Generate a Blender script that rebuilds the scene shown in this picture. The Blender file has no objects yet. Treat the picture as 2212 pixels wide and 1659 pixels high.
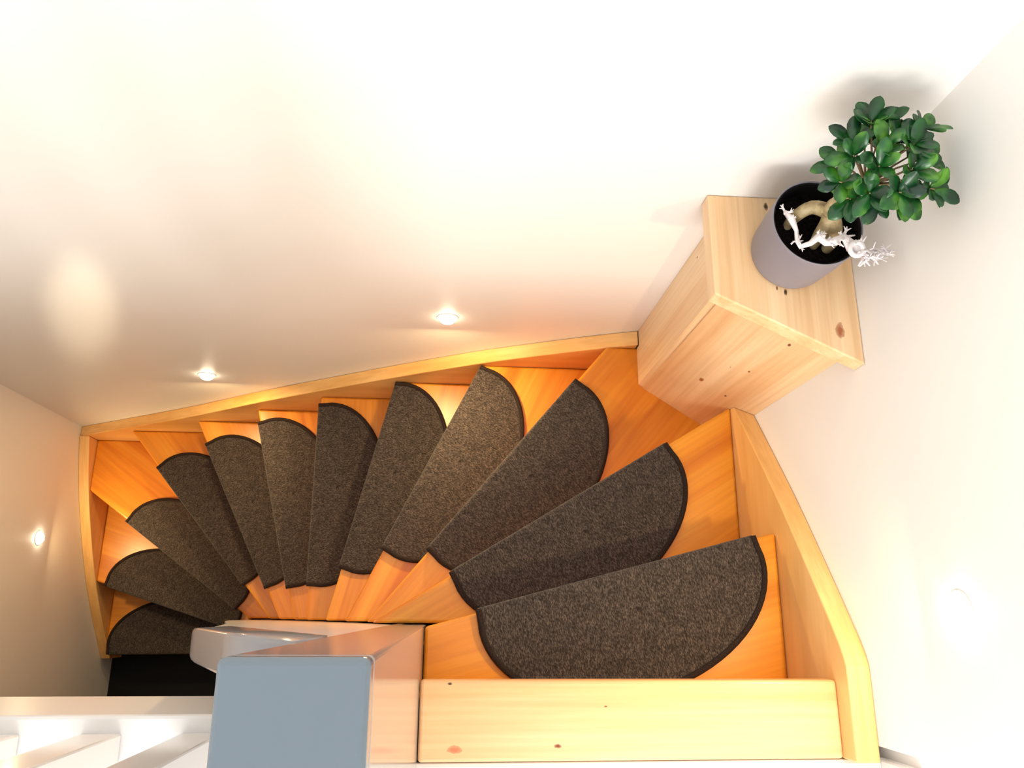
import bpy, bmesh, math, random
from mathutils import Vector, Matrix

# ---------------------------------------------------------------- camera, world, lights, exposure
scene = bpy.context.scene
cam_data = bpy.data.cameras.new('camera')
cam = bpy.data.objects.new('camera', cam_data)
scene.collection.objects.link(cam)
cam_data.sensor_width = 36.0
cam_data.lens = 36.0 * 1694.8 / 2212.0
cam_data.clip_start = 0.02
cam_data.clip_end = 50
CAM_R = Matrix(((0.99639802, -0.02879713, -0.07976034),
                (0.00508591, 0.95917409, -0.28277057),
                (0.08464703, 0.28134638, 0.95586563)))
cam.matrix_world = Matrix.Translation((0, 0, 1.36)) @ CAM_R.to_4x4()
scene.camera = cam

world = bpy.data.worlds.new('world')
scene.world = world
world.use_nodes = True
bg = world.node_tree.nodes['Background']
bg.inputs['Color'].default_value = (0.97, 0.985, 1.0, 1)
bg.inputs['Strength'].default_value = 0.97

scene.view_settings.view_transform = 'Standard'
scene.view_settings.look = 'None'
scene.view_settings.gamma = 1.0
scene.view_settings.use_curve_mapping = False
scene.view_settings.exposure = 0.75

def area_light(name, loc, target, size, size_y, power, color):
    l = bpy.data.lights.new(name, 'AREA')
    l.shape = 'RECTANGLE'; l.size = size; l.size_y = size_y
    l.energy = power; l.color = color
    o = bpy.data.objects.new(name, l)
    scene.collection.objects.link(o)
    o.location = loc
    o.rotation_euler = (Vector(target) - Vector(loc)).to_track_quat('-Z', 'Y').to_euler()
    return o
area_light('window_daylight', (0.45, -2.6, 1.05), (0.1, 0.7, 0.0), 1.3, 0.9, 38, (1.0, 0.975, 0.94))
area_light('left_wall_fill', (-1.0, -2.4, 1.75), (-0.9, 0.7, -0.2), 1.0, 0.9, 13, (1.0, 0.975, 0.94))  # added fill lamp that brightens the left part of the walls
def spot_light(name, loc, target, power, color, angle, blend, radius):
    l = bpy.data.lights.new(name, 'SPOT')
    l.energy = power; l.color = color; l.spot_size = math.radians(angle); l.spot_blend = blend
    l.shadow_soft_size = radius
    o = bpy.data.objects.new(name, l); scene.collection.objects.link(o)
    o.location = loc
    o.rotation_euler = (Vector(target) - Vector(loc)).to_track_quat('-Z', 'Y').to_euler()
    return o
spot_light('wall_glow_spot', (-0.12, 0.28, 1.35), (-0.915, 0.724, -0.54), 190, (1.0, 0.84, 0.58), 5.6, 1.0, 0.02)  # unseen spot added to make the glow patch on the back wall

# ---------------------------------------------------------------- numbers of the place (metres)
RISE = 0.19387
XL, XR, YB = -1.4375, 0.6655, 0.6845          # inner faces of the wall stringers
WL, WR, WB = -1.4775, 0.706, 0.7245           # wall faces
ZF = -13 * RISE                               # lower floor
NOSE = {1: ((0.665, 0.162), (0.069, 0.005)), 2: ((0.665, 0.475), (0.019, 0.085)),
        3: ((0.408, 0.678), (-0.036, 0.151)), 4: ((0.096, 0.682), (-0.159, 0.168)),
        5: ((-0.156, 0.685), (-0.291, 0.130)), 6: ((-0.416, 0.689), (-0.411, 0.088)),
        7: ((-0.663, 0.685), (-0.509, 0.086)), 8: ((-0.921, 0.681), (-0.621, 0.091)),
        9: ((-1.225, 0.679), (-0.744, 0.107)), 10: ((-1.434, 0.475), (-0.812, 0.023)),
        11: ((-1.434, 0.126), (-0.853, -0.060)), 12: ((-1.4375, -0.163), (-0.840, -0.157))}
INNER = {k: v[1] for k, v in NOSE.items()}
INNER[11] = (-0.853, -0.060); INNER[12] = (-0.838, -0.157)

# ---------------------------------------------------------------- helpers
def tag(o, label=None, cat=None, group=None, kind=None):
    if label: o['label'] = label
    if cat: o['category'] = cat
    if group: o['group'] = group
    if kind: o['kind'] = kind
    return o

def empty(name, loc=(0, 0, 0), rz=0.0):
    o = bpy.data.objects.new(name, None)
    scene.collection.objects.link(o)
    o.location = loc; o.rotation_euler = (0, 0, rz)
    o.empty_display_size = 0.05
    return o

def link(name, bm, mats, parent=None, M=None, smooth=False, bevel=0.0, seg=2, wn=False):
    """bm is in world space when M is None; otherwise local to frame M."""
    me = bpy.data.meshes.new(name)
    bmesh.ops.recalc_face_normals(bm, faces=bm.faces)
    bm.to_mesh(me); bm.free()
    if not isinstance(mats, (list, tuple)): mats = [mats]
    for m in mats: me.materials.append(m)
    if smooth:
        for p in me.polygons: p.use_smooth = True
    o = bpy.data.objects.new(name, me)
    scene.collection.objects.link(o)
    o.matrix_world = M if M is not None else Matrix.Identity(4)
    if parent is not None:
        o.parent = parent
        pm = Matrix.LocRotScale(parent.location, parent.rotation_euler, parent.scale)
        if parent.parent is not None:
            g = parent.parent
            pm = Matrix.LocRotScale(g.location, g.rotation_euler, g.scale) @ parent['_m'] if '_m' in parent else pm
        o.matrix_parent_inverse = Matrix.Identity(4)
        o.matrix_basis = pm.inverted() @ (M if M is not None else Matrix.Identity(4))
    if bevel:
        b = o.modifiers.new('bevel', 'BEVEL'); b.width = bevel; b.segments = seg
        b.limit_method = 'ANGLE'; b.angle_limit = math.radians(40)
    return o

def box(bm, x0, x1, y0, y1, z0, z1):
    v = [bm.verts.new((x, y, z)) for x in (x0, x1) for y in (y0, y1) for z in (z0, z1)]
    for f in ((0, 1, 3, 2), (4, 6, 7, 5), (0, 4, 5, 1), (2, 3, 7, 6), (0, 2, 6, 4), (1, 5, 7, 3)):
        bm.faces.new([v[i] for i in f])
    return v

def prism(bm, pts, z0, z1):
    lo = [bm.verts.new((x, y, z0)) for x, y in pts]
    hi = [bm.verts.new((x, y, z1)) for x, y in pts]
    n = len(pts)
    bm.faces.new(lo[::-1]); bm.faces.new(hi)
    for i in range(n):
        j = (i + 1) % n
        bm.faces.new((lo[i], lo[j], hi[j], hi[i]))

def strip_prism(bm, top, bot, depth_vec):
    """a board whose long outline is top/bottom polylines (3D), thickened by depth_vec, built as quads"""
    d = Vector(depth_vec)
    T = [Vector(p) for p in top]; B = [Vector(p) for p in bot]
    a = [bm.verts.new(p) for p in T]; b = [bm.verts.new(p) for p in B]
    a2 = [bm.verts.new(p + d) for p in T]; b2 = [bm.verts.new(p + d) for p in B]
    for i in range(len(T) - 1):
        bm.faces.new((a[i], a[i+1], b[i+1], b[i]))
        bm.faces.new((a2[i], b2[i], b2[i+1], a2[i+1]))
        bm.faces.new((a[i], a2[i], a2[i+1], a[i+1]))
        bm.faces.new((b[i], b[i+1], b2[i+1], b2[i]))
    bm.faces.new((a[0], b[0], b2[0], a2[0]))
    bm.faces.new((a[-1], a2[-1], b2[-1], b[-1]))

def clip(poly, a, n):
    """keep the part of poly with (p-a).n >= 0"""
    out = []
    for i in range(len(poly)):
        p, q = poly[i], poly[(i + 1) % len(poly)]
        dp = (p[0]-a[0])*n[0] + (p[1]-a[1])*n[1]
        dq = (q[0]-a[0])*n[0] + (q[1]-a[1])*n[1]
        if dp >= 0: out.append(p)
        if (dp > 1e-9 and dq < -1e-9) or (dp < -1e-9 and dq > 1e-9):
            t = dp / (dp - dq)
            out.append((p[0] + t*(q[0]-p[0]), p[1] + t*(q[1]-p[1])))
    return out

def tube(bm, pts, rads, seg=8, caps=True, scale_z=1.0):
    pts = [Vector(p) for p in pts]
    if not isinstance(rads, (list, tuple)): rads = [rads] * len(pts)
    rings = []
    up = Vector((0, 0, 1))
    for i, p in enumerate(pts):
        t = (pts[min(i+1, len(pts)-1)] - pts[max(i-1, 0)]).normalized()
        a = t.cross(up)
        if a.length < 1e-3: a = t.cross(Vector((1, 0, 0)))
        a.normalize(); b = a.cross(t).normalized()
        rings.append([bm.verts.new(p + rads[i]*(math.cos(2*math.pi*k/seg)*a + scale_z*math.sin(2*math.pi*k/seg)*b)) for k in range(seg)])
    for r0, r1 in zip(rings, rings[1:]):
        for k in range(seg):
            bm.faces.new((r0[k], r0[(k+1) % seg], r1[(k+1) % seg], r1[k]))
    if caps:
        bm.faces.new(rings[0][::-1]); bm.faces.new(rings[-1])

def lathe(bm, prof, c=(0, 0, 0), seg=48, close_bottom=False, close_top=False, axis='z'):
    rings = []
    for r, z in prof:
        ring = []
        for k in range(seg):
            a = 2*math.pi*k/seg
            x, y = r*math.cos(a), r*math.sin(a)
            if axis == 'z': co = (c[0]+x, c[1]+y, c[2]+z)
            elif axis == 'y': co = (c[0]+x, c[1]+z, c[2]+y)
            else: co = (c[0]+z, c[1]+x, c[2]+y)
            ring.append(bm.verts.new(co))
        rings.append(ring)
    for r0, r1 in zip(rings, rings[1:]):
        for k in range(seg):
            bm.faces.new((r0[k], r0[(k+1) % seg], r1[(k+1) % seg], r1[k]))
    if close_bottom: bm.faces.new(rings[0][::-1])
    if close_top: bm.faces.new(rings[-1])

# ---------------------------------------------------------------- materials
def srgb(r, g, b):
    f = lambda c: (c/255/12.92) if c/255 <= 0.04045 else ((c/255+0.055)/1.055)**2.4
    return (f(r), f(g), f(b), 1)

def newmat(name, base=(0.8, 0.8, 0.8, 1), rough=0.5, spec=0.5):
    m = bpy.data.materials.new(name); m.use_nodes = True
    nt = m.node_tree; b = nt.nodes['Principled BSDF']
    b.inputs['Base Color'].default_value = base
    b.inputs['Roughness'].default_value = rough
    b.inputs['Specular IOR Level'].default_value = spec
    return m, nt, b

def ramp(nt, stops):
    r = nt.nodes.new('ShaderNodeValToRGB')
    cr = r.color_ramp
    while len(cr.elements) < len(stops): cr.elements.new(0.5)
    for e, (p, c) in zip(cr.elements, stops): e.position = p; e.color = c
    return r

def mixc(nt, a, b, fac, mode='MIX'):
    m = nt.nodes.new('ShaderNodeMix'); m.data_type = 'RGBA'; m.blend_type = mode
    for s, v in ((m.inputs[6], a), (m.inputs[7], b), (m.inputs[0], fac)):
        if isinstance(v, (tuple, float, int)): s.default_value = v
        else: nt.links.new(v, s)
    return m.outputs[2]

def wood(name, light, mid, dark, axis='x', stave=0.0, knots=(), rough=0.38, stave_axis='y', contrast=1.0, swirl=0.35, zs=None):
    """pine: fine grain stretched along an axis of the object, optional glued staves, knots at object positions (x,y,z,r)"""
    m, nt, b = newmat(name, rough=rough)
    tc = nt.nodes.new('ShaderNodeTexCoord')
    oi = nt.nodes.new('ShaderNodeObjectInfo')
    add = nt.nodes.new('ShaderNodeVectorMath'); add.operation = 'ADD'
    cmb = nt.nodes.new('ShaderNodeVectorMath'); cmb.operation = 'SCALE'
    cmb.inputs[0].default_value = (7.3, 3.1, 5.7)
    nt.links.new(oi.outputs['Random'], cmb.inputs['Scale'])
    nt.links.new(tc.outputs['Object'], add.inputs[0]); nt.links.new(cmb.outputs[0], add.inputs[1])
    mp = nt.nodes.new('ShaderNodeMapping')
    s = {'x': (0.9, 13, 13), 'y': (13, 0.9, 13), 'z': (13, 13, 0.9)}[axis]
    if zs: s = (s[0], s[1], zs)
    mp.inputs['Scale'].default_value = s
    nt.links.new(add.outputs[0], mp.inputs['Vector'])
    n1 = nt.nodes.new('ShaderNodeTexNoise'); n1.inputs['Scale'].default_value = 1.0
    n1.inputs['Detail'].default_value = 4; n1.inputs['Distortion'].default_value = swirl
    nt.links.new(mp.outputs[0], n1.inputs['Vector'])
    mp2 = nt.nodes.new('ShaderNodeMapping')
    mp2.inputs['Scale'].default_value = tuple(v*(8 if v > 2 else 3) for v in s)
    nt.links.new(add.outputs[0], mp2.inputs['Vector'])
    n2 = nt.nodes.new('ShaderNodeTexNoise'); n2.inputs['Scale'].default_value = 1.0; n2.inputs['Detail'].default_value = 3
    nt.links.new(mp2.outputs[0], n2.inputs['Vector'])
    r = ramp(nt, [(0.28, dark), (0.5, mid), (0.72, light)])
    nt.links.new(n1.outputs['Fac'], r.inputs[0])
    r2 = ramp(nt, [(0.35, (0.80, 0.72, 0.62, 1)), (0.6, (1, 1, 1, 1))])
    nt.links.new(n2.outputs['Fac'], r2.inputs[0])
    col = mixc(nt, r.outputs[0], r2.outputs[0], 0.45*contrast, 'MULTIPLY')
    if stave:
        sp = nt.nodes.new('ShaderNodeSeparateXYZ'); nt.links.new(tc.outputs['Object'], sp.inputs[0])
        dv = nt.nodes.new('ShaderNodeMath'); dv.operation = 'DIVIDE'; dv.inputs[1].default_value = stave
        nt.links.new(sp.outputs['XYZ'.index(stave_axis.upper())], dv.inputs[0])
        fl = nt.nodes.new('ShaderNodeMath'); fl.operation = 'FLOOR'; nt.links.new(dv.outputs[0], fl.inputs[0])
        wn = nt.nodes.new('ShaderNodeTexWhiteNoise'); wn.noise_dimensions = '1D'
        nt.links.new(fl.outputs[0], wn.inputs['W'])
        r3 = ramp(nt, [(0.0, (0.93, 0.86, 0.78, 1)), (1.0, (1.0, 1.0, 1.0, 1))])
        nt.links.new(wn.outputs['Value'], r3.inputs[0])
        col = mixc(nt, col, r3.outputs[0], 0.9, 'MULTIPLY')
    for (kx, ky, kz, kr, kc) in knots:
        mk = nt.nodes.new('ShaderNodeMapping')
        mk.inputs['Location'].default_value = (-kx, -ky, -kz)
        nt.links.new(tc.outputs['Object'], mk.inputs['Vector'])
        sq = nt.nodes.new('ShaderNodeVectorMath'); sq.operation = 'MULTIPLY'
        sv = [1/kr]*3; sv['xyz'.index(axis)] *= 0.5
        sq.inputs[1].default_value = sv
        nt.links.new(mk.outputs[0], sq.inputs[0])
        nz = nt.nodes.new('ShaderNodeTexNoise'); nz.inputs['Scale'].default_value = 160
        nt.links.new(tc.outputs['Object'], nz.inputs['Vector'])
        ln = nt.nodes.new('ShaderNodeVectorMath'); ln.operation = 'LENGTH'
        nt.links.new(sq.outputs[0], ln.inputs[0])
        ad = nt.nodes.new('ShaderNodeMath'); ad.operation = 'MULTIPLY_ADD'; ad.inputs[1].default_value = 0.6
        nt.links.new(nz.outputs['Fac'], ad.inputs[0]); nt.links.new(ln.outputs['Value'], ad.inputs[2])
        rr = ramp(nt, [(0.55, (1, 1, 1, 1)), (0.95, (0.55, 0.55, 0.55, 1)), (1.0, (0, 0, 0, 1))])
        nt.links.new(ad.outputs[0], rr.inputs[0])
        col = mixc(nt, col, kc, rr.outputs[0])
    nt.links.new(col, b.inputs['Base Color'])
    bp_ = nt.nodes.new('ShaderNodeBump'); bp_.inputs['Strength'].default_value = 0.06
    bp_.inputs['Distance'].default_value = 0.002
    nt.links.new(n2.outputs['Fac'], bp_.inputs['Height']); nt.links.new(bp_.outputs[0], b.inputs['Normal'])
    return m

W_L, W_M, W_D = srgb(234, 162, 52), srgb(224, 142, 34), srgb(198, 108, 16)
S_L, S_M, S_D = srgb(243, 200, 136), srgb(237, 184, 110), srgb(216, 152, 78)
M_tread = wood('pine_tread', W_L, W_M, W_D, 'x', rough=0.33, swirl=0.8)
M_riser = wood('pine_riser', W_L, W_M, W_D, 'x')
M_strx = wood('pine_stringer_x', S_L, S_M, S_D, 'x', zs=3.5, swirl=0.1)
M_stry = wood('pine_stringer_y', S_L, S_M, S_D, 'y', zs=3.5, swirl=0.1)
KB = srgb(120, 60, 30); KR = srgb(205, 120, 80); KD = srgb(60, 38, 26)
M_board = wood('pine_landing_board', srgb(242, 200, 156), srgb(238, 189, 140), srgb(226, 168, 110), 'x',
               knots=[(0.025, -0.205, 0, 0.009, KR), (0.19, -0.201, 0, 0.0045, KB), (0.27, -0.142, 0, 0.002, KB), (0.015, -0.107, 0, 0.003, KD)], rough=0.4)
C_L, C_M, C_D = srgb(242, 216, 178), srgb(237, 203, 160), srgb(224, 178, 130)
M_cabtop = wood('knotty_pine_top', C_L, C_M, C_D, 'y', stave=0.042, stave_axis='x', contrast=1.2,
                knots=[(0.668, 0.473, 0.142, 0.011, srgb(165, 95, 55)), (0.557, 0.706, 0.142, 0.006, KD), (0.578, 0.541, 0.142, 0.0045, KD), (0.563, 0.548, 0.142, 0.003, KB)])
M_cabfront = wood('knotty_pine_front', C_L, C_M, C_D, 'z', stave=0.045, stave_axis='x', contrast=1.2,
                  knots=[(0.581, 0.526, -0.336, 0.008, srgb(150, 85, 45)), (0.629, 0.495, -0.172, 0.004, KB), (0.636, 0.491, 0.013, 0.0045, KB), (0.600, 0.512, -0.20, 0.003, KB), (0.638, 0.49, -0.342, 0.004, KB)])
M_cabside = wood('knotty_pine_side', C_L, C_M, C_D, 'z', stave=0.05, stave_axis='y', contrast=1.0,
                 knots=[(0.495, 0.70, -0.06, 0.003, KB)])

def paint(name, col, rough, bump=0.02, spec=0.5):
    m, nt, b = newmat(name, col, rough, spec)
    tc = nt.nodes.new('ShaderNodeTexCoord')
    n = nt.nodes.new('ShaderNodeTexNoise'); n.inputs['Scale'].default_value = 55; n.inputs['Detail'].default_value = 3
    nt.links.new(tc.outputs['Object'], n.inputs['Vector'])
    bb = nt.nodes.new('ShaderNodeBump'); bb.inputs['Strength'].default_value = bump; bb.inputs['Distance'].default_value = 0.003
    nt.links.new(n.outputs['Fac'], bb.inputs['Height']); nt.links.new(bb.outputs[0], b.inputs['Normal'])
    r = ramp(nt, [(0.3, tuple(c*0.985 for c in col[:3]) + (1,)), (0.7, col)])
    n2 = nt.nodes.new('ShaderNodeTexNoise'); n2.inputs['Scale'].default_value = 2.5
    nt.links.new(tc.outputs['Object'], n2.inputs['Vector']); nt.links.new(n2.outputs['Fac'], r.inputs[0])
    nt.links.new(r.outputs[0], b.inputs['Base Color'])
    return m
M_wall = paint('white_wall_paint', srgb(242, 240, 236), 0.42, 0.05, 0.4)
M_white = paint('white_gloss_paint', srgb(236, 230, 224), 0.16, 0.01)
M_cap = paint('grey_gloss_top', srgb(104, 115, 123), 0.16, 0.01)  # top of the post, a darker and bluer grey than its sides
M_greyrail = paint('light_grey_gloss_paint', srgb(146, 141, 141), 0.12, 0.01)
M_floor = paint('pale_floor_finish', srgb(228, 226, 224), 0.35, 0.02)
M_dark = paint('near_black_floor', srgb(10, 10, 11), 0.6, 0.02, 0.2)  # lower floor in one near-black colour
M_under = paint('white_plaster', srgb(225, 222, 216), 0.8, 0.02, 0.2)

def carpet_material(name, tint):
    m, nt, b = newmat(name, rough=0.95, spec=0.1)
    tc = nt.nodes.new('ShaderNodeTexCoord')
    def noise(scale, sc, det=2):
        mp = nt.nodes.new('ShaderNodeMapping'); mp.inputs['Scale'].default_value = sc
        nt.links.new(tc.outputs['Object'], mp.inputs['Vector'])
        n = nt.nodes.new('ShaderNodeTexNoise'); n.inputs['Scale'].default_value = scale; n.inputs['Detail'].default_value = det
        nt.links.new(mp.outputs[0], n.inputs['Vector']); return n
    a = noise(1.0, (520, 210, 200), 3); c = noise(60, (1, 1, 1), 3)
    r = ramp(nt, [(0.34, tuple(v*0.40 for v in tint) + (1,)), (0.50, tuple(tint) + (1,)), (0.68, tuple(min(1, v*2.3) for v in tint) + (1,))])
    nt.links.new(a.outputs['Fac'], r.inputs[0])
    r2 = ramp(nt, [(0.3, (0.7, 0.7, 0.72, 1)), (0.7, (1.2, 1.15, 1.1, 1))])
    nt.links.new(c.outputs['Fac'], r2.inputs[0])
    col = mixc(nt, r.outputs[0], r2.outputs[0], 0.8, 'MULTIPLY')
    nt.links.new(col, b.inputs['Base Color'])
    bb = nt.nodes.new('ShaderNodeBump'); bb.inputs['Strength'].default_value = 0.6; bb.inputs['Distance'].default_value = 0.002
    nt.links.new(a.outputs['Fac'], bb.inputs['Height']); nt.links.new(bb.outputs[0], b.inputs['Normal'])
    b.inputs['Sheen Weight'].default_value = 0.15
    return m
M_carpet = carpet_material('mottled_brown_carpet', (0.052, 0.042, 0.036))
M_bind, nt_, b_ = newmat('dark_yarn_binding', srgb(42, 32, 28), 0.9, 0.15)
tc_ = nt_.nodes.new('ShaderNodeTexCoord'); nn_ = nt_.nodes.new('ShaderNodeTexNoise'); nn_.inputs['Scale'].default_value = 400
nt_.links.new(tc_.outputs['Object'], nn_.inputs['Vector'])
rr_ = ramp(nt_, [(0.3, srgb(28, 22, 20)), (0.7, srgb(56, 44, 38))]); nt_.links.new(nn_.outputs['Fac'], rr_.inputs[0])
nt_.links.new(rr_.outputs[0], b_.inputs['Base Color'])

# ---------------------------------------------------------------- the setting
def struct(name, bm, m, **k):
    o = link(name, bm, m, **k); o['kind'] = 'structure'; return o

bm = bmesh.new(); box(bm, WL - 0.12, 0.90, WB, WB + 0.12, ZF - 0.05, 2.2)
struct('wall_back', bm, M_wall)
bm = bmesh.new(); box(bm, WL - 0.12, WL, -1.7, WB, ZF - 0.05, 2.2)
struct('wall_left', bm, M_wall)
bm = bmesh.new()
prism(bm, [(WR, WB), (WR, -0.199), (0.745, -0.199), (0.745, -3.0), (0.90, -3.0), (0.90, WB)], -0.9, 2.2)
struct('wall_right', bm, M_wall)
bm = bmesh.new(); box(bm, WR, 0.9, -1.7, WB, ZF - 0.05, -0.9)
struct('wall_right_lower', bm, M_wall)
bm = bmesh.new(); box(bm, WL - 0.12, 0.9, -1.82, -1.7, ZF - 0.05, -0.30)
struct('wall_front', bm, M_under)
bm = bmesh.new(); box(bm, WL, WR, -1.7, WB, ZF - 0.05, ZF)
struct('floor_lower', bm, M_dark)
bm = bmesh.new()
box(bm, WL, -0.109, -3.0, -0.1515, -0.30, 0.0)
box(bm, -0.109, 0.745, -3.0, -0.2245, -0.30, -0.002)
o = struct('floor', bm, M_floor, bevel=0.006)
bm = bmesh.new()
box(bm, 0.727, 0.745, -3.0, -0.2245, -0.002, 0.09)
struct('baseboard_right', bm, M_white, bevel=0.003)

# ---------------------------------------------------------------- staircase
stair = empty('staircase', (0, 0, 0))
tag(stair, 'honey pine winding staircase with twelve wedge treads curling down to the left', 'staircase')

def frame(k):
    a, b = NOSE[k]
    d = Vector((a[0]-b[0], a[1]-b[1])); L = d.length; d.normalize()      # x axis: inner -> outer
    n = Vector((d.y, -d.x))                                              # uphill normal
    return Vector(b), d, n, L

def local(k, p):
    o, d, n, L = frame(k); v = Vector(p) - o
    return (v.dot(d), -v.dot(n))             # y axis of the frame is downhill (right handed)

def fmat(k, z):
    o, d, n, L = frame(k)
    return Matrix(((d.x, -n.x, 0, o.x), (d.y, -n.y, 0, o.y), (0, 0, 1, z), (0, 0, 0, 1)))

def well(k):
    poly = [(XL, -0.6), (XR, -0.6), (XR, YB), (XL, YB)]
    if k == 1: poly = clip(poly, (-0.033, 0), (1, 0))
    elif k <= 10: poly = clip(poly, (0, -0.017), (0, 1))
    elif k == 11:
        poly = clip(poly, (-0.757, -0.017), (-0.05, 0.10)) if False else clip(poly, (-0.757, -0.017), (-0.38, 0.92))
        poly = clip(poly, (-0.80, 0), (-1, 0))
    else: poly = clip(poly, (-0.838, 0), (-1, 0))
    return poly

OVER, RT = 0.032, 0.018
def uphill(k, off):
    """(point, normal uphill) of nosing line k moved uphill by off"""
    if k == 0: return (0.0, -0.102 - off), (0.0, -1.0)
    o, d, n, L = frame(k)
    return (o.x + n.x*off, o.y + n.y*off), (n.x, n.y)

for k in range(1, 13):
    poly = well(k)
    a, n = uphill(k, 0); poly = clip(poly, a, n)
    a, n = uphill(k-1, OVER); poly = clip(poly, a, (-n[0], -n[1]))
    pl = [local(k, p) for p in poly]
    bm = bmesh.new(); prism(bm, pl, -0.04, 0.0)
    link('tread', bm, M_tread, stair, fmat(k, -k*RISE), bevel=0.007, seg=3)
for k in range(0, 13):
    poly = well(max(k, 1)) if k != 11 else well(11)
    a, n = uphill(k, OVER); poly = clip(poly, a, n)
    a, n = uphill(k, OVER + RT); poly = clip(poly, a, (-n[0], -n[1]))
    kk = max(k, 1)
    pl = [local(kk, p) for p in poly] if k else poly
    z1 = -k*RISE - 0.04; z0 = -(k+1)*RISE - (0.04 if k < 12 else -0.001)
    bm = bmesh.new(); prism(bm, pl, z0, z1)
    link('riser', bm, M_riser, stair, fmat(kk, 0) if k else None)

# landing nosing board
bm = bmesh.new(); box(bm, -0.033, XR, -0.224, -0.102, -0.04, 0.0)
o = link('landing_board', bm, M_board, stair, bevel=0.006, seg=3); o['label'] = 'pale knotty landing nosing board'

# wall stringers
def zipz(xs, dz): return [(x, z) for x, z in xs]
def smooth_poly(pts, n=6):
    """Catmull-Rom through 2-D points"""
    out = []
    P = [pts[0]] + list(pts) + [pts[-1]]
    for i in range(1, len(P)-2):
        p0, p1, p2, p3 = P[i-1], P[i], P[i+1], P[i+2]
        for j in range(n):
            t = j/n
            out.append(tuple(0.5*((2*p1[q]) + (-p0[q]+p2[q])*t + (2*p0[q]-5*p1[q]+4*p2[q]-p3[q])*t*t + (-p0[q]+3*p1[q]-3*p2[q]+p3[q])*t**3) for q in (0, 1)))
    out.append(tuple(pts[-1]))
    return out
prof = smooth_poly([(WL + 0.0008, -1.872), (-0.95, -1.505), (-0.64, -1.262), (-0.40, -1.087), (-0.153, -0.914), (0.088, -0.758), (0.287, -0.652), (0.405, -0.594), (0.493, -0.557)])
bm = bmesh.new()
strip_prism(bm, [(x, YB, z) for x, z in prof], [(x, YB, z - 0.50) for x, z in prof], (0, WB - YB - 0.0005, 0))
link('stringer', bm, M_strx, stair, bevel=0.003)
prof = smooth_poly([(YB - 0.0005, -1.862), (0.473, -1.932), (0.226, -2.062), (0.03, -2.198), (-0.19, -2.392)])
bm = bmesh.new()
strip_prism(bm, [(XL, y, z) for y, z in prof], [(XL, y, ZF + 0.001) for y, z in prof], (WL - XL + 0.0005, 0, 0))
link('stringer', bm, M_stry, stair, bevel=0.003)
prof = smooth_poly([(0.447, -0.348), (0.27, -0.203), (0.18, -0.134), (0.05, -0.040), (-0.04, 0.022)], 5) + [(-0.062, 0.034), (-0.078, 0.040), (-0.10, 0.041), (-0.224, 0.041)]
bm = bmesh.new()
strip_prism(bm, [(XR, y, z) for y, z in prof], [(XR, y, min(z - 0.28, -0.28) if y < 0.1 else z - 0.42) for y, z in prof], (WR - XR - 0.0005, 0, 0))
for v in bm.verts:                                # the end is cut slanting, flush with the cabinet front
    if abs(v.co.y - 0.447) < 1e-5 and abs(v.co.x - XR) < 1e-5: v.co.y = 0.4718; v.co.z -= 0.024
link('stringer', bm, M_stry, stair, bevel=0.003)

# ---------------------------------------------------------------- stair mats
ML, MD0, MD1 = 0.566, 0.036, 0.184
MAT_COL = {}
MAT_LABEL = {
 1: 'topmost and largest-looking dark brown carpet stair mat, just below the pale landing board',
 2: 'charcoal stair mat second from the top, below the wide topmost mat',
 3: 'grey-brown stair mat third from the top, its outer tip pointing at the pine cabinet',
 4: 'light brown stair mat fourth from the top, the palest and warmest of all',
 5: 'dark stair mat fifth from the top, just below the light brown one',
 6: 'dark narrow stair mat sixth from the top, standing almost upright in the photo',
 7: 'brown stair mat seventh from the top, leaning slightly left beside the upright one',
 8: 'dark brown stair mat eighth from the top, between the brown one and the corner treads',
 9: 'dark stair mat ninth from the top, on the tread ending near the back left corner',
 10: 'medium brown stair mat third from the bottom, on the tread meeting the left wall',
 11: 'dark stair mat second from the bottom, above the nearly black bottom mat',
 12: 'nearly black stair mat at the bottom, beside the black lower floor'}
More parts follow.
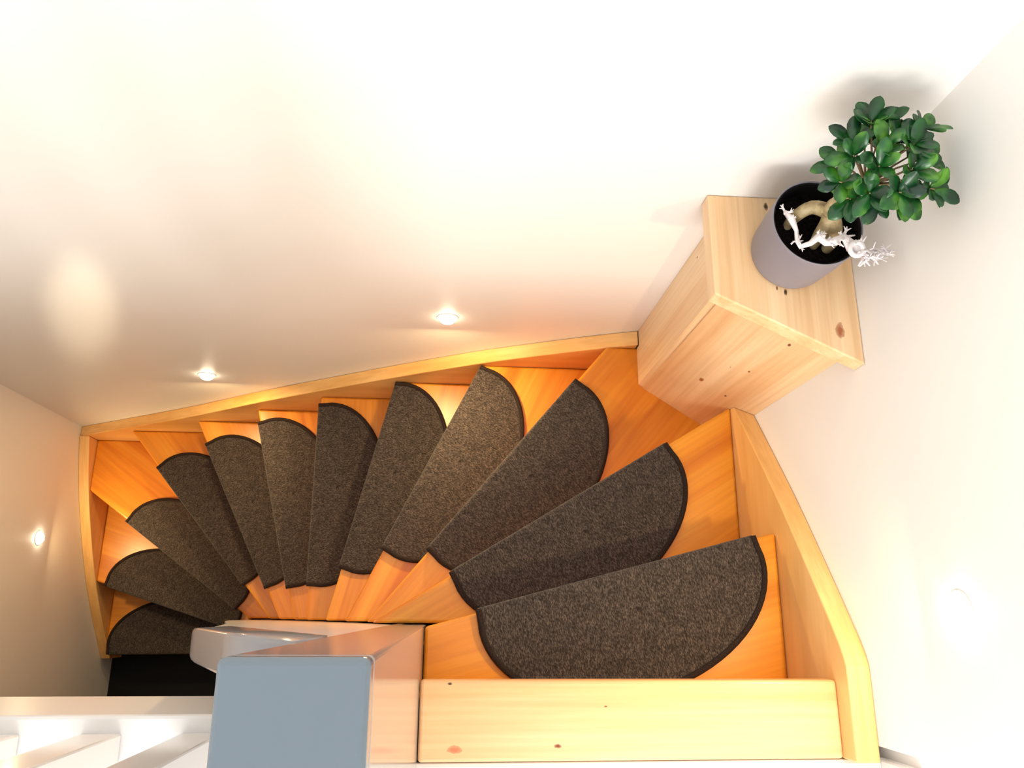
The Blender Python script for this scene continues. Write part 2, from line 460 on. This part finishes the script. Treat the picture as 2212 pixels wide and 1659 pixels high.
for k in range(1, 13):
    o2, d, n, L = frame(k)
    iu = 0.0
    if k == 11: iu = 0.004
    if k == 12: iu = 0.018
    c = ML/2
    pts = [(0, 0.0)]
    back = [(-0.001, MD0*0.5)]
    N = 36
    for i in range(N + 1):
        a = math.pi * (1 - i / N)
        ca, sa = math.cos(a), math.sin(a)
        x = c + (c + 0.003) * ca
        back.append((x, MD0 + MD1 * sa))
    back.append((ML + 0.001, MD0*0.5))
    outline = [(0, 0.0)] + back + [(ML, 0.0)]
    outline = [(x + iu, -y) for x, y in outline]       # local frame: y downhill, mat lies uphill (negative y)
    # clip by the riser above
    ua, un = uphill(k-1, OVER)
    la = local(k, ua)
    ln = (Vector(un).dot(d), -Vector(un).dot(n))
    cl = clip(outline, (la[0] - ln[0]*0.007, la[1] - ln[1]*0.007), (-ln[0], -ln[1]))
    # clip by the wall stringers / inner side
    for (wa, wn_) in (((XR - 0.006, 0), (-1, 0)), ((0, YB - 0.008), (0, -1)), ((XL + 0.006, 0), (1, 0))):
        la2 = local(k, wa); l2 = (Vector(wn_).dot(d), -Vector(wn_).dot(n))
        cl = clip(cl, la2, l2)
    root = empty('stair_mat', (o2.x, o2.y, -k*RISE), math.atan2(d.y, d.x))
    tag(root, MAT_LABEL[k], 'stair mat', 'half-round carpet mats on the treads')
    H = 0.008
    MT = fmat(k, -k*RISE)
    bm = bmesh.new()
    prism(bm, cl, 0.0008, H)
    # rolled front lip over the nosing
    lo = min(p[0] for p in cl if abs(p[1]) < 1e-4); hi = max(p[0] for p in cl if abs(p[1]) < 1e-4)
    prof = [(0.0, H), (0.004, H - 0.0008), (0.0068, H - 0.0035), (0.008, H - 0.008), (0.008, -0.034), (0.001, -0.034), (0.001, 0.0008), (0.0, 0.0008)]
    A = [bm.verts.new((lo, y, z)) for y, z in prof]; B = [bm.verts.new((hi, y, z)) for y, z in prof]
    for i in range(len(prof)):
        j = (i + 1) % len(prof)
        if i == len(prof) - 1: continue
        bm.faces.new((A[i], A[j], B[j], B[i]))
    bm.faces.new(A); bm.faces.new(B[::-1])
    link('carpet', bm, M_carpet, root, MT)
    # yarn binding along the curved edge
    path = [p for p in cl if True]
    # order: start at front-inner corner, run over the back to front-outer corner
    i0 = min(range(len(cl)), key=lambda i: (cl[i][0]-lo)**2 + (cl[i][1])**2)
    seq = [cl[(i0 + i) % len(cl)] for i in range(len(cl))]
    if abs(seq[1][1]) < 1e-4: seq = [seq[0]] + seq[1:][::-1]
    pp = [(x, y, 0.0072) for x, y in seq]
    bm = bmesh.new()
    tube(bm, [(pp[0][0], 0.006, 0.0068)] + pp + [(pp[-1][0], 0.006, 0.0068)], 0.0062, 8)
    link('edge_binding', bm, M_bind, root, MT, smooth=True)

# ---------------------------------------------------------------- newel wall, inner guard and landing railing
newel = empty('newel_post', (-0.071, -0.2, 0))
tag(newel, 'glossy white box newel with a grey flat top in the lower middle foreground', 'newel post')
bm = bmesh.new(); box(bm, -0.108, -0.034, -0.46, -0.020, -0.62, 0.930)
link('post_body', bm, M_greyrail, newel, bevel=0.003, seg=3)
bm = bmesh.new(); box(bm, -0.108, -0.034, -0.46, -0.020, 0.9305, 0.950)
o = link('post_cap', bm, M_cap, newel, bevel=0.004, seg=4); o['label'] = 'blue-grey flat top'

guard = empty('stair_guard', (-0.45, -0.04, -1.0))
tag(guard, 'white inner stair guard with a steep glossy grey handrail left of the newel', 'stair railing')
# panel whose bottom follows the treads; thin box in Y
top = [(-0.1085, 0.60), (-0.373, 0.00), (-0.50, -0.60), (-0.66, -1.20), (-0.71, -1.42), (-0.752, -1.62)]
bot = [(-0.1085, -0.50), (-0.25, -1.00), (-0.41, -1.45), (-0.56, -1.80), (-0.66, -2.05), (-0.752, -2.25)]
bm = bmesh.new()
strip_prism(bm, [(x, -0.022, z) for x, z in top], [(x, -0.022, z) for x, z in bot], (0, -0.030, 0))
link('guard_panel', bm, M_white, guard)
# handrail: sheared board with rounded lower end
def rail_pt(s):   # s 0..1 from post to lower end
    return Vector((-0.1085 - 0.272*s, 0, 0.745 - 0.665*s))
bm = bmesh.new()
secs = []
import itertools
W2, VT = 0.0235, 0.185
prof = []
r = 0.007
for (cy, cz, a0) in ((W2 - r, -r, 0), (-W2 + r, -r, 90), (-W2 + r, -VT + r, 180), (W2 - r, -VT + r, 270)):
    for t in range(0, 91, 30):
        a = math.radians(a0 + t); prof.append((cy + r*math.cos(a), cz + r*math.sin(a)))
sl = [0, 0.5, 0.86, 0.93, 0.97, 0.99, 1.0]
wd = [1, 1, 1, 0.95, 0.84, 0.7, 0.5]
for s, w in zip(sl, wd):
    c0 = rail_pt(s)
    secs.append([bm.verts.new((c0.x, -0.0425 + y*w, c0.z + (z + VT/2)*(0.6 + 0.4*w) - VT/2)) for y, z in prof])
for r0, r1 in zip(secs, secs[1:]):
    for i in range(len(prof)):
        bm.faces.new((r0[i], r0[(i+1) % len(prof)], r1[(i+1) % len(prof)], r1[i]))
bm.faces.new(secs[0]); bm.faces.new(secs[-1][::-1])
link('handrail', bm, M_greyrail, guard, smooth=True, bevel=0)['label'] = 'glossy grey handrail with rounded lower end'

rail = empty('landing_railing', (-0.8, -0.2, 0))
tag(rail, 'white railing with square balusters along the landing edge, left foreground', 'railing')
for i in range(9):
    x = -0.2185 - 0.150*i
    bm = bmesh.new(); box(bm, x - 0.031, x + 0.031, -0.223, -0.178, 0.0005, 0.88)
    link('baluster', bm, M_white, rail, bevel=0.003)
bm = bmesh.new(); box(bm, WL + 0.001, -0.1085, -0.230, -0.171, 0.8805, 0.925)
link('top_rail', bm, M_white, rail, bevel=0.008, seg=3)

# ---------------------------------------------------------------- corner cabinet
cab = empty('corner_cabinet', (0.6, 0.6, -0.58))
tag(cab, 'knotty pine corner cabinet with slanted front standing in the stairwell corner', 'cabinet')
BL, BR = (0.495, 0.580), (0.7055, 0.447)
zb, zt = -3*RISE + 0.0005, 0.1045
dv = Vector((BR[0]-BL[0], BR[1]-BL[1])).normalized(); nv = Vector((-dv.y, dv.x))
def off(p, t): return (p[0] + nv.x*t, p[1] + nv.y*t)
# notch: below the stringer tops the body keeps inside the stringers
bm = bmesh.new()
prism(bm, [(0.495, 0.6840), (0.495, 0.5835), (0.513, 0.5725), (0.513, 0.6840)], zb, -0.56)
prism(bm, [(0.495, 0.7240), (0.495, 0.5835), (0.513, 0.5725), (0.513, 0.7240)], -0.5595, zt)
link('side_panel', bm, M_cabside, cab)
f0, f1 = (BL[0] + dv.x*0.012, BL[1] + dv.y*0.012), BR
bm = bmesh.new()
prism(bm, [off((BL[0] + dv.x*0.006, BL[1] + dv.y*0.006), 0.008), off((BL[0] + dv.x*0.03, BL[1] + dv.y*0.03), 0.0185), off((BL[0] + dv.x*0.03, BL[1] + dv.y*0.03), 0.024), off((BL[0] + dv.x*0.006, BL[1] + dv.y*0.006), 0.014)], zb, zt)
bm.free(); bm = bmesh.new()
q1 = (0.6650, BL[1] + (0.6650-BL[0])*dv.y/dv.x)
prism(bm, [f0, q1, off(q1, 0.018), off(f0, 0.018)], -2*RISE - 0.041, -0.4205)
prism(bm, [f0, (q1[0]-0.004, q1[1]+0.0025), off((q1[0]-0.02, q1[1]+0.013), 0.018), off(f0, 0.018)], zb, -2*RISE - 0.041)
prism(bm, [f0, f1, off(f1, 0.018), off(f0, 0.018)], -0.42, zt)
link('front_panel', bm, M_cabfront, cab)
bm = bmesh.new()
prism(bm, [(0.514, 0.7240), (0.514, 0.7080), (0.7050, 0.7080), (0.7050, 0.7240)], -0.55, zt)
link('back_panel', bm, M_cabside, cab)
bm = bmesh.new()
prism(bm, [(0.451, 0.7240), (0.4515, 0.5335), (0.7055, 0.4135), (0.7055, 0.7240)], 0.105, 0.142)
link('cabinet_top', bm, M_cabtop, cab, bevel=0.0025)

# ---------------------------------------------------------------- potted bonsai
M_pot = paint('grey_ceramic', srgb(132, 127, 136), 0.5, 0.03)
M_soil, nt, b = newmat('dark_soil', srgb(20, 15, 14), 0.95, 0.05)
tc = nt.nodes.new('ShaderNodeTexCoord'); n = nt.nodes.new('ShaderNodeTexNoise'); n.inputs['Scale'].default_value = 220
nt.links.new(tc.outputs['Object'], n.inputs['Vector'])
r_ = ramp(nt, [(0.35, srgb(5, 4, 4)), (0.7, srgb(26, 19, 17))]); nt.links.new(n.outputs['Fac'], r_.inputs[0]); nt.links.new(r_.outputs[0], b.inputs['Base Color'])
M_bark, nt, b = newmat('pale_fig_bark', srgb(170, 150, 112), 0.6, 0.3)
tc = nt.nodes.new('ShaderNodeTexCoord'); n = nt.nodes.new('ShaderNodeTexNoise'); n.inputs['Scale'].default_value = 60; n.inputs['Detail'].default_value = 5
nt.links.new(tc.outputs['Object'], n.inputs['Vector'])
r_ = ramp(nt, [(0.3, srgb(112, 90, 62)), (0.5, srgb(165, 145, 105)), (0.75, srgb(200, 182, 145))]); nt.links.new(n.outputs['Fac'], r_.inputs[0]); nt.links.new(r_.outputs[0], b.inputs['Base Color'])
M_leaf, nt, b = newmat('glossy_green_leaf', srgb(30, 90, 35), 0.28, 0.5)
tc = nt.nodes.new('ShaderNodeTexCoord'); n = nt.nodes.new('ShaderNodeTexNoise'); n.inputs['Scale'].default_value = 28
nt.links.new(tc.outputs['Object'], n.inputs['Vector'])
r_ = ramp(nt, [(0.32, srgb(10, 46, 28)), (0.52, srgb(24, 86, 30)), (0.74, srgb(96, 156, 36))]); nt.links.new(n.outputs['Fac'], r_.inputs[0]); nt.links.new(r_.outputs[0], b.inputs['Base Color'])
M_stem, _, _ = newmat('pale_stem', srgb(150, 130, 95), 0.6)

M_pot_inside = paint('near_black_pot_inside', srgb(14, 11, 12), 0.5, 0.01, 0.15)
PX, PY, PZ = 0.587, 0.612, 0.1425
plant = empty('potted_bonsai', (PX, PY, PZ))
tag(plant, 'small fig bonsai with glossy green leaves in a grey round pot on the pine cabinet', 'potted plant')
bm = bmesh.new()
lathe(bm, [(0.0001, 0.0), (0.060, 0.0), (0.066, 0.003), (0.069, 0.012), (0.0735, 0.07), (0.0755, 0.115), (0.0757, 0.1195), (0.0750, 0.121), (0.0738, 0.1205), (0.0733, 0.118), (0.0690, 0.085), (0.0001, 0.082)], (PX, PY, PZ), 64)
link('pot', bm, M_pot, plant, smooth=True)
random.seed(4)
bm = bmesh.new()
rings = []
for i in range(9):
    rr = 0.0695 * i / 8
    rings.append([bm.verts.new((PX + rr*math.cos(a), PY + rr*math.sin(a), PZ + 0.0855 + random.uniform(0, 0.004))) for a in [2*math.pi*k/32 for k in range(32)]])
for r0, r1 in zip(rings[1:], rings[2:]):
    for k in range(32): bm.faces.new((r0[k], r0[(k+1) % 32], r1[(k+1) % 32], r1[k]))
bm.faces.new(rings[1][::-1])
for v in rings[0]: bm.verts.remove(v)
link('soil', bm, M_soil, plant, smooth=True)
bm = bmesh.new()
lathe(bm, [(0.0686, 0.087), (0.0727, 0.1185), (0.0722, 0.1190), (0.0710, 0.1180), (0.0665, 0.087)], (PX, PY, PZ), 64)  # inside of the pot above the soil, coloured near black
link('pot_inside', bm, M_pot_inside, plant, smooth=True)['label'] = 'near-black inside wall of the grey pot'
# swollen roots and trunk
zs = PZ + 0.088
bm = bmesh.new()
def blob_tube(pts, rads):
    P = [Vector(p) for p in pts]; out = []; ro = []
    for i in range(len(P)-1):
        for t in (0, 0.25, 0.5, 0.75):
            p0 = P[max(i-1, 0)]; p1 = P[i]; p2 = P[i+1]; p3 = P[min(i+2, len(P)-1)]
            out.append(0.5*((2*p1) + (p2-p0)*t + (2*p0-5*p1+4*p2-p3)*t*t + (3*p1-p0-3*p2+p3)*t**3))
            ro.append(rads[i]*(1-t) + rads[i+1]*t)
    out.append(P[-1]); ro.append(rads[-1])
    tube(bm, out, ro, 12)
T0 = (0.598, 0.622, zs + 0.050)
blob_tube([(0.549, 0.618, zs - 0.006), (0.556, 0.628, zs + 0.016), (0.575, 0.634, zs + 0.040), T0], [0.006, 0.010, 0.011, 0.013])
blob_tube([(0.612, 0.580, zs - 0.004), (0.616, 0.592, zs + 0.018), (0.610, 0.606, zs + 0.038), T0], [0.008, 0.013, 0.013, 0.013])
blob_tube([(0.590, 0.585, zs - 0.004), (0.594, 0.597, zs + 0.020), (0.598, 0.610, zs + 0.040), T0], [0.007, 0.011, 0.011, 0.012])
blob_tube([(0.632, 0.632, zs - 0.004), (0.622, 0.632, zs + 0.02), T0], [0.006, 0.008, 0.011])
blob_tube([T0, (0.600, 0.624, zs + 0.075), (0.602, 0.616, zs + 0.105), (0.604, 0.612, zs + 0.16)], [0.015, 0.012, 0.007, 0.005])
link('trunk', bm, M_bark, plant, smooth=True)
# crown
CC = Vector((0.603, 0.607, 0.440)); RX, RY, RZ = 0.078, 0.080, 0.058
random.seed(11)
leafbm = bmesh.new(); stembm = bmesh.new()
def leaf(base, d, up, L, Wd):
    d = d.normalized(); s = d.cross(up)
    if s.length < 1e-3: s = d.cross(Vector((1, 0, 0)))
    s.normalize(); nrm = s.cross(d).normalized()
    prof = [(0.0, 0.08), (0.12, 0.34), (0.3, 0.72), (0.52, 0.98), (0.7, 1.0), (0.86, 0.74), (0.95, 0.42), (1.0, 0.05)]
    L_, C_, R_ = [], [], []
    for t, w in prof:
        bend = -0.18*L*t*t
        c = base + d*(L*t) + nrm*bend
        hw = Wd*0.5*w
        C_.append(leafbm.verts.new(c - nrm*0.0004))
        L_.append(leafbm.verts.new(c + s*hw + nrm*(0.14*hw)))
        R_.append(leafbm.verts.new(c - s*hw + nrm*(0.14*hw)))
    for i in range(len(prof)-1):
        leafbm.faces.new((L_[i], C_[i], C_[i+1], L_[i+1]))
        leafbm.faces.new((C_[i], R_[i], R_[i+1], C_[i+1]))
hub = Vector((0.604, 0.612, zs + 0.15))
NC = 27
for i in range(NC):
    # directions over the sphere, golden spiral, biased upward
    u = 1 - 1.65*(i + 0.5)/NC
    ph = i*2.39996 + 0.4
    q = math.sqrt(max(0, 1-u*u))
    dr = Vector((q*math.cos(ph), q*math.sin(ph), u))
    k = random.uniform(0.62, 0.98)
    tip = CC + Vector((dr.x*RX*k, dr.y*RY*k, dr.z*RZ*k))
    mid = (hub + tip)/2 + Vector((random.uniform(-.006, .006), random.uniform(-.006, .006), 0.004))
    tube(stembm, [hub, mid, tip], [0.0022, 0.0016, 0.0010], 6)
    out = (tip - hub).normalized()
    nl = random.choice((5, 5, 6, 7))
    a0 = random.uniform(0, 6.28)
    x = out.cross(Vector((0, 0, 1))); x = x.normalized() if x.length > .01 else Vector((1, 0, 0))
    y = out.cross(x).normalized()
    for j in range(nl):
        a = a0 + j*2*math.pi/nl + random.uniform(-.25, .25)
        sp = random.uniform(0.65, 1.15)
        d = out*math.cos(sp) + (x*math.cos(a) + y*math.sin(a))*math.sin(sp)
        d = (d + Vector((0, 0, 0.12))).normalized()
        L = random.uniform(0.028, 0.040)
        b0 = tip - out*random.uniform(0, 0.012)
        e = b0 + d*L
        if e.x > 0.7015 or e.y > 0.7195:
            sc = 0.8
            L *= sc
            e = b0 + d*L
            if e.x > 0.7015 or e.y > 0.7195: continue
        upv = (out + Vector((0, 0, 0.8))).normalized()
        leaf(b0, d, upv, L, L*random.uniform(0.50, 0.62))
fo = link('foliage', leafbm, M_leaf, plant, smooth=True)
so = fo.modifiers.new('thick', 'SOLIDIFY'); so.thickness = 0.0005
link('branches', stembm, M_stem, plant, smooth=True)

# ---------------------------------------------------------------- white twig garland
M_twig = paint('white_frosted_twig', srgb(240, 232, 232), 0.6, 0.4)
random.seed(7)
bm = bmesh.new()
zt_ = PZ + 0.124
main = [(0.533, 0.628, zt_ - 0.004), (0.541, 0.612, zt_ + 0.001), (0.549, 0.595, zt_ - 0.004), (0.549, 0.578, zt_ - 0.006), (0.551, 0.566, zt_ - 0.002), (0.566, 0.570, zt_ + 0.003),
        (0.578, 0.580, zt_ + 0.008), (0.590, 0.570, zt_ + 0.007), (0.604, 0.572, zt_ + 0.010), (0.617, 0.580, zt_ + 0.012), (0.628, 0.562, zt_ + 0.014),
        (0.640, 0.551, zt_ + 0.016), (0.652, 0.547, zt_ + 0.018), (0.665, 0.553, zt_ + 0.020), (0.682, 0.548, zt_ + 0.022)]
rad = [0.0035, 0.006, 0.0035, 0.0035, 0.004, 0.0045, 0.0075, 0.0055, 0.0075, 0.006, 0.010, 0.0085, 0.0075, 0.005, 0.0025]
tube(bm, main, rad, 8)
tube(bm, [(0.630 + 0.011*math.cos(a), 0.553 + 0.010*math.sin(a), zt_ + 0.024 + 0.003*math.sin(a)) for a in [i*0.45 for i in range(15)]], 0.0042, 8)
def spur(p, n, L0, r0):
    for _ in range(n):
        d = Vector((random.uniform(-1, 1), random.uniform(-1, 1), random.uniform(-0.1, 0.9))).normalized()
        L = L0*random.uniform(0.6, 1.2)
        p0 = Vector(p); m = p0 + d*L*0.5 + Vector((random.uniform(-1, 1), random.uniform(-1, 1), random.uniform(0, 1)))*L*0.15
        e = p0 + d*L
        if max(e.x, m.x) > 0.700: continue
        tube(bm, [p0, m, e], [r0, r0*0.8, r0*0.35], 6)
        for __ in range(2):
            d2 = (d + Vector((random.uniform(-1, 1), random.uniform(-1, 1), random.uniform(-.3, .6)))).normalized()
            e2 = m + d2*L*0.5
            if e2.x > 0.700: continue
            tube(bm, [m, e2], [r0*0.6, r0*0.2], 5)
spur(main[0], 5, 0.014, 0.0022); spur(main[1], 4, 0.010, 0.0022); spur(main[3], 3, 0.015, 0.0018); spur(main[4], 3, 0.010, 0.0018)
spur(main[6], 5, 0.013, 0.0025); spur(main[7], 4, 0.012, 0.0025); spur(main[8], 5, 0.014, 0.0025); spur(main[9], 5, 0.016, 0.003)
spur(main[10], 7, 0.017, 0.0032); spur(main[11], 10, 0.022, 0.003); spur(main[12], 10, 0.024, 0.0028); spur(main[13], 8, 0.022, 0.0022); spur(main[14], 6, 0.016, 0.0016)
o = link('twig_garland', bm, M_twig, smooth=True)
tag(o, 'white frosted twig garland draped over the rim of the grey plant pot', 'decoration')

# ---------------------------------------------------------------- recessed wall lights
M_ring = paint('white_lamp_ring', srgb(240, 236, 228), 0.4, 0.0)
def emission(name, col, s):
    m = bpy.data.materials.new(name); m.use_nodes = True
    nt = m.node_tree; nt.nodes.remove(nt.nodes['Principled BSDF'])
    e = nt.nodes.new('ShaderNodeEmission'); e.inputs['Color'].default_value = col; e.inputs['Strength'].default_value = s
    nt.links.new(e.outputs[0], nt.nodes['Material Output'].inputs['Surface']); return m
M_lens = emission('warm_lamp_lens', (1.0, 0.86, 0.62, 1), 14)
def wall_light(loc, axis, sgn, label, power):
    """axis 'x'/'y' normal of the wall, sgn direction into the room"""
    root = empty('recessed_wall_light', loc)
    tag(root, label, 'wall light', 'round recessed step lights in the white walls')
    ax = axis
    bm = bmesh.new()
    lathe(bm, [(0.0235, 0.0002*sgn), (0.0275, 0.0002*sgn), (0.0275, 0.0010*sgn), (0.0265, 0.0016*sgn), (0.0245, 0.0016*sgn), (0.0235, 0.0010*sgn), (0.0235, 0.0002*sgn)], loc, 40, axis=ax)
    link('trim_ring', bm, M_ring, root, smooth=True)
    bm = bmesh.new()
    lathe(bm, [(0.0215, 0.0005*sgn), (0.0212, 0.005*sgn), (0.0185, 0.0105*sgn), (0.0135, 0.0145*sgn), (0.007, 0.0165*sgn), (0.0005, 0.017*sgn)], loc, 40, axis=ax)
    link('lens', bm, M_lens, root, smooth=True)
    l = bpy.data.lights.new('step_lamp', 'AREA'); l.shape = 'DISK'; l.size = 0.04; l.energy = power; l.color = (1.0, 0.70, 0.34)
    lo = bpy.data.objects.new('step_lamp', l); scene.collection.objects.link(lo)
    p = Vector(loc); dirv = Vector((sgn, 0, 0)) if ax == 'x' else Vector((0, sgn, 0))
    lo.location = p + dirv*0.03
    lo.rotation_euler = (dirv + Vector((0, 0, -0.35))).to_track_quat('-Z', 'Y').to_euler()
    lo.parent = None
    return root
wall_light((-0.009, WB, -0.510), 'y', -1, 'round recessed light on the back wall nearest the pine cabinet', 2.8)
wall_light((-0.764, WB, -1.085), 'y', -1, 'round recessed light on the back wall farther left, above the middle treads', 2.4)
wall_light((WL, 0.262, -1.682), 'x', 1, 'round recessed light on the left wall beside the lowest treads', 1.7)
wall_light((WR, 0.010, 0.297), 'x', -1, 'round recessed light on the right wall above the topmost step', 2.0)
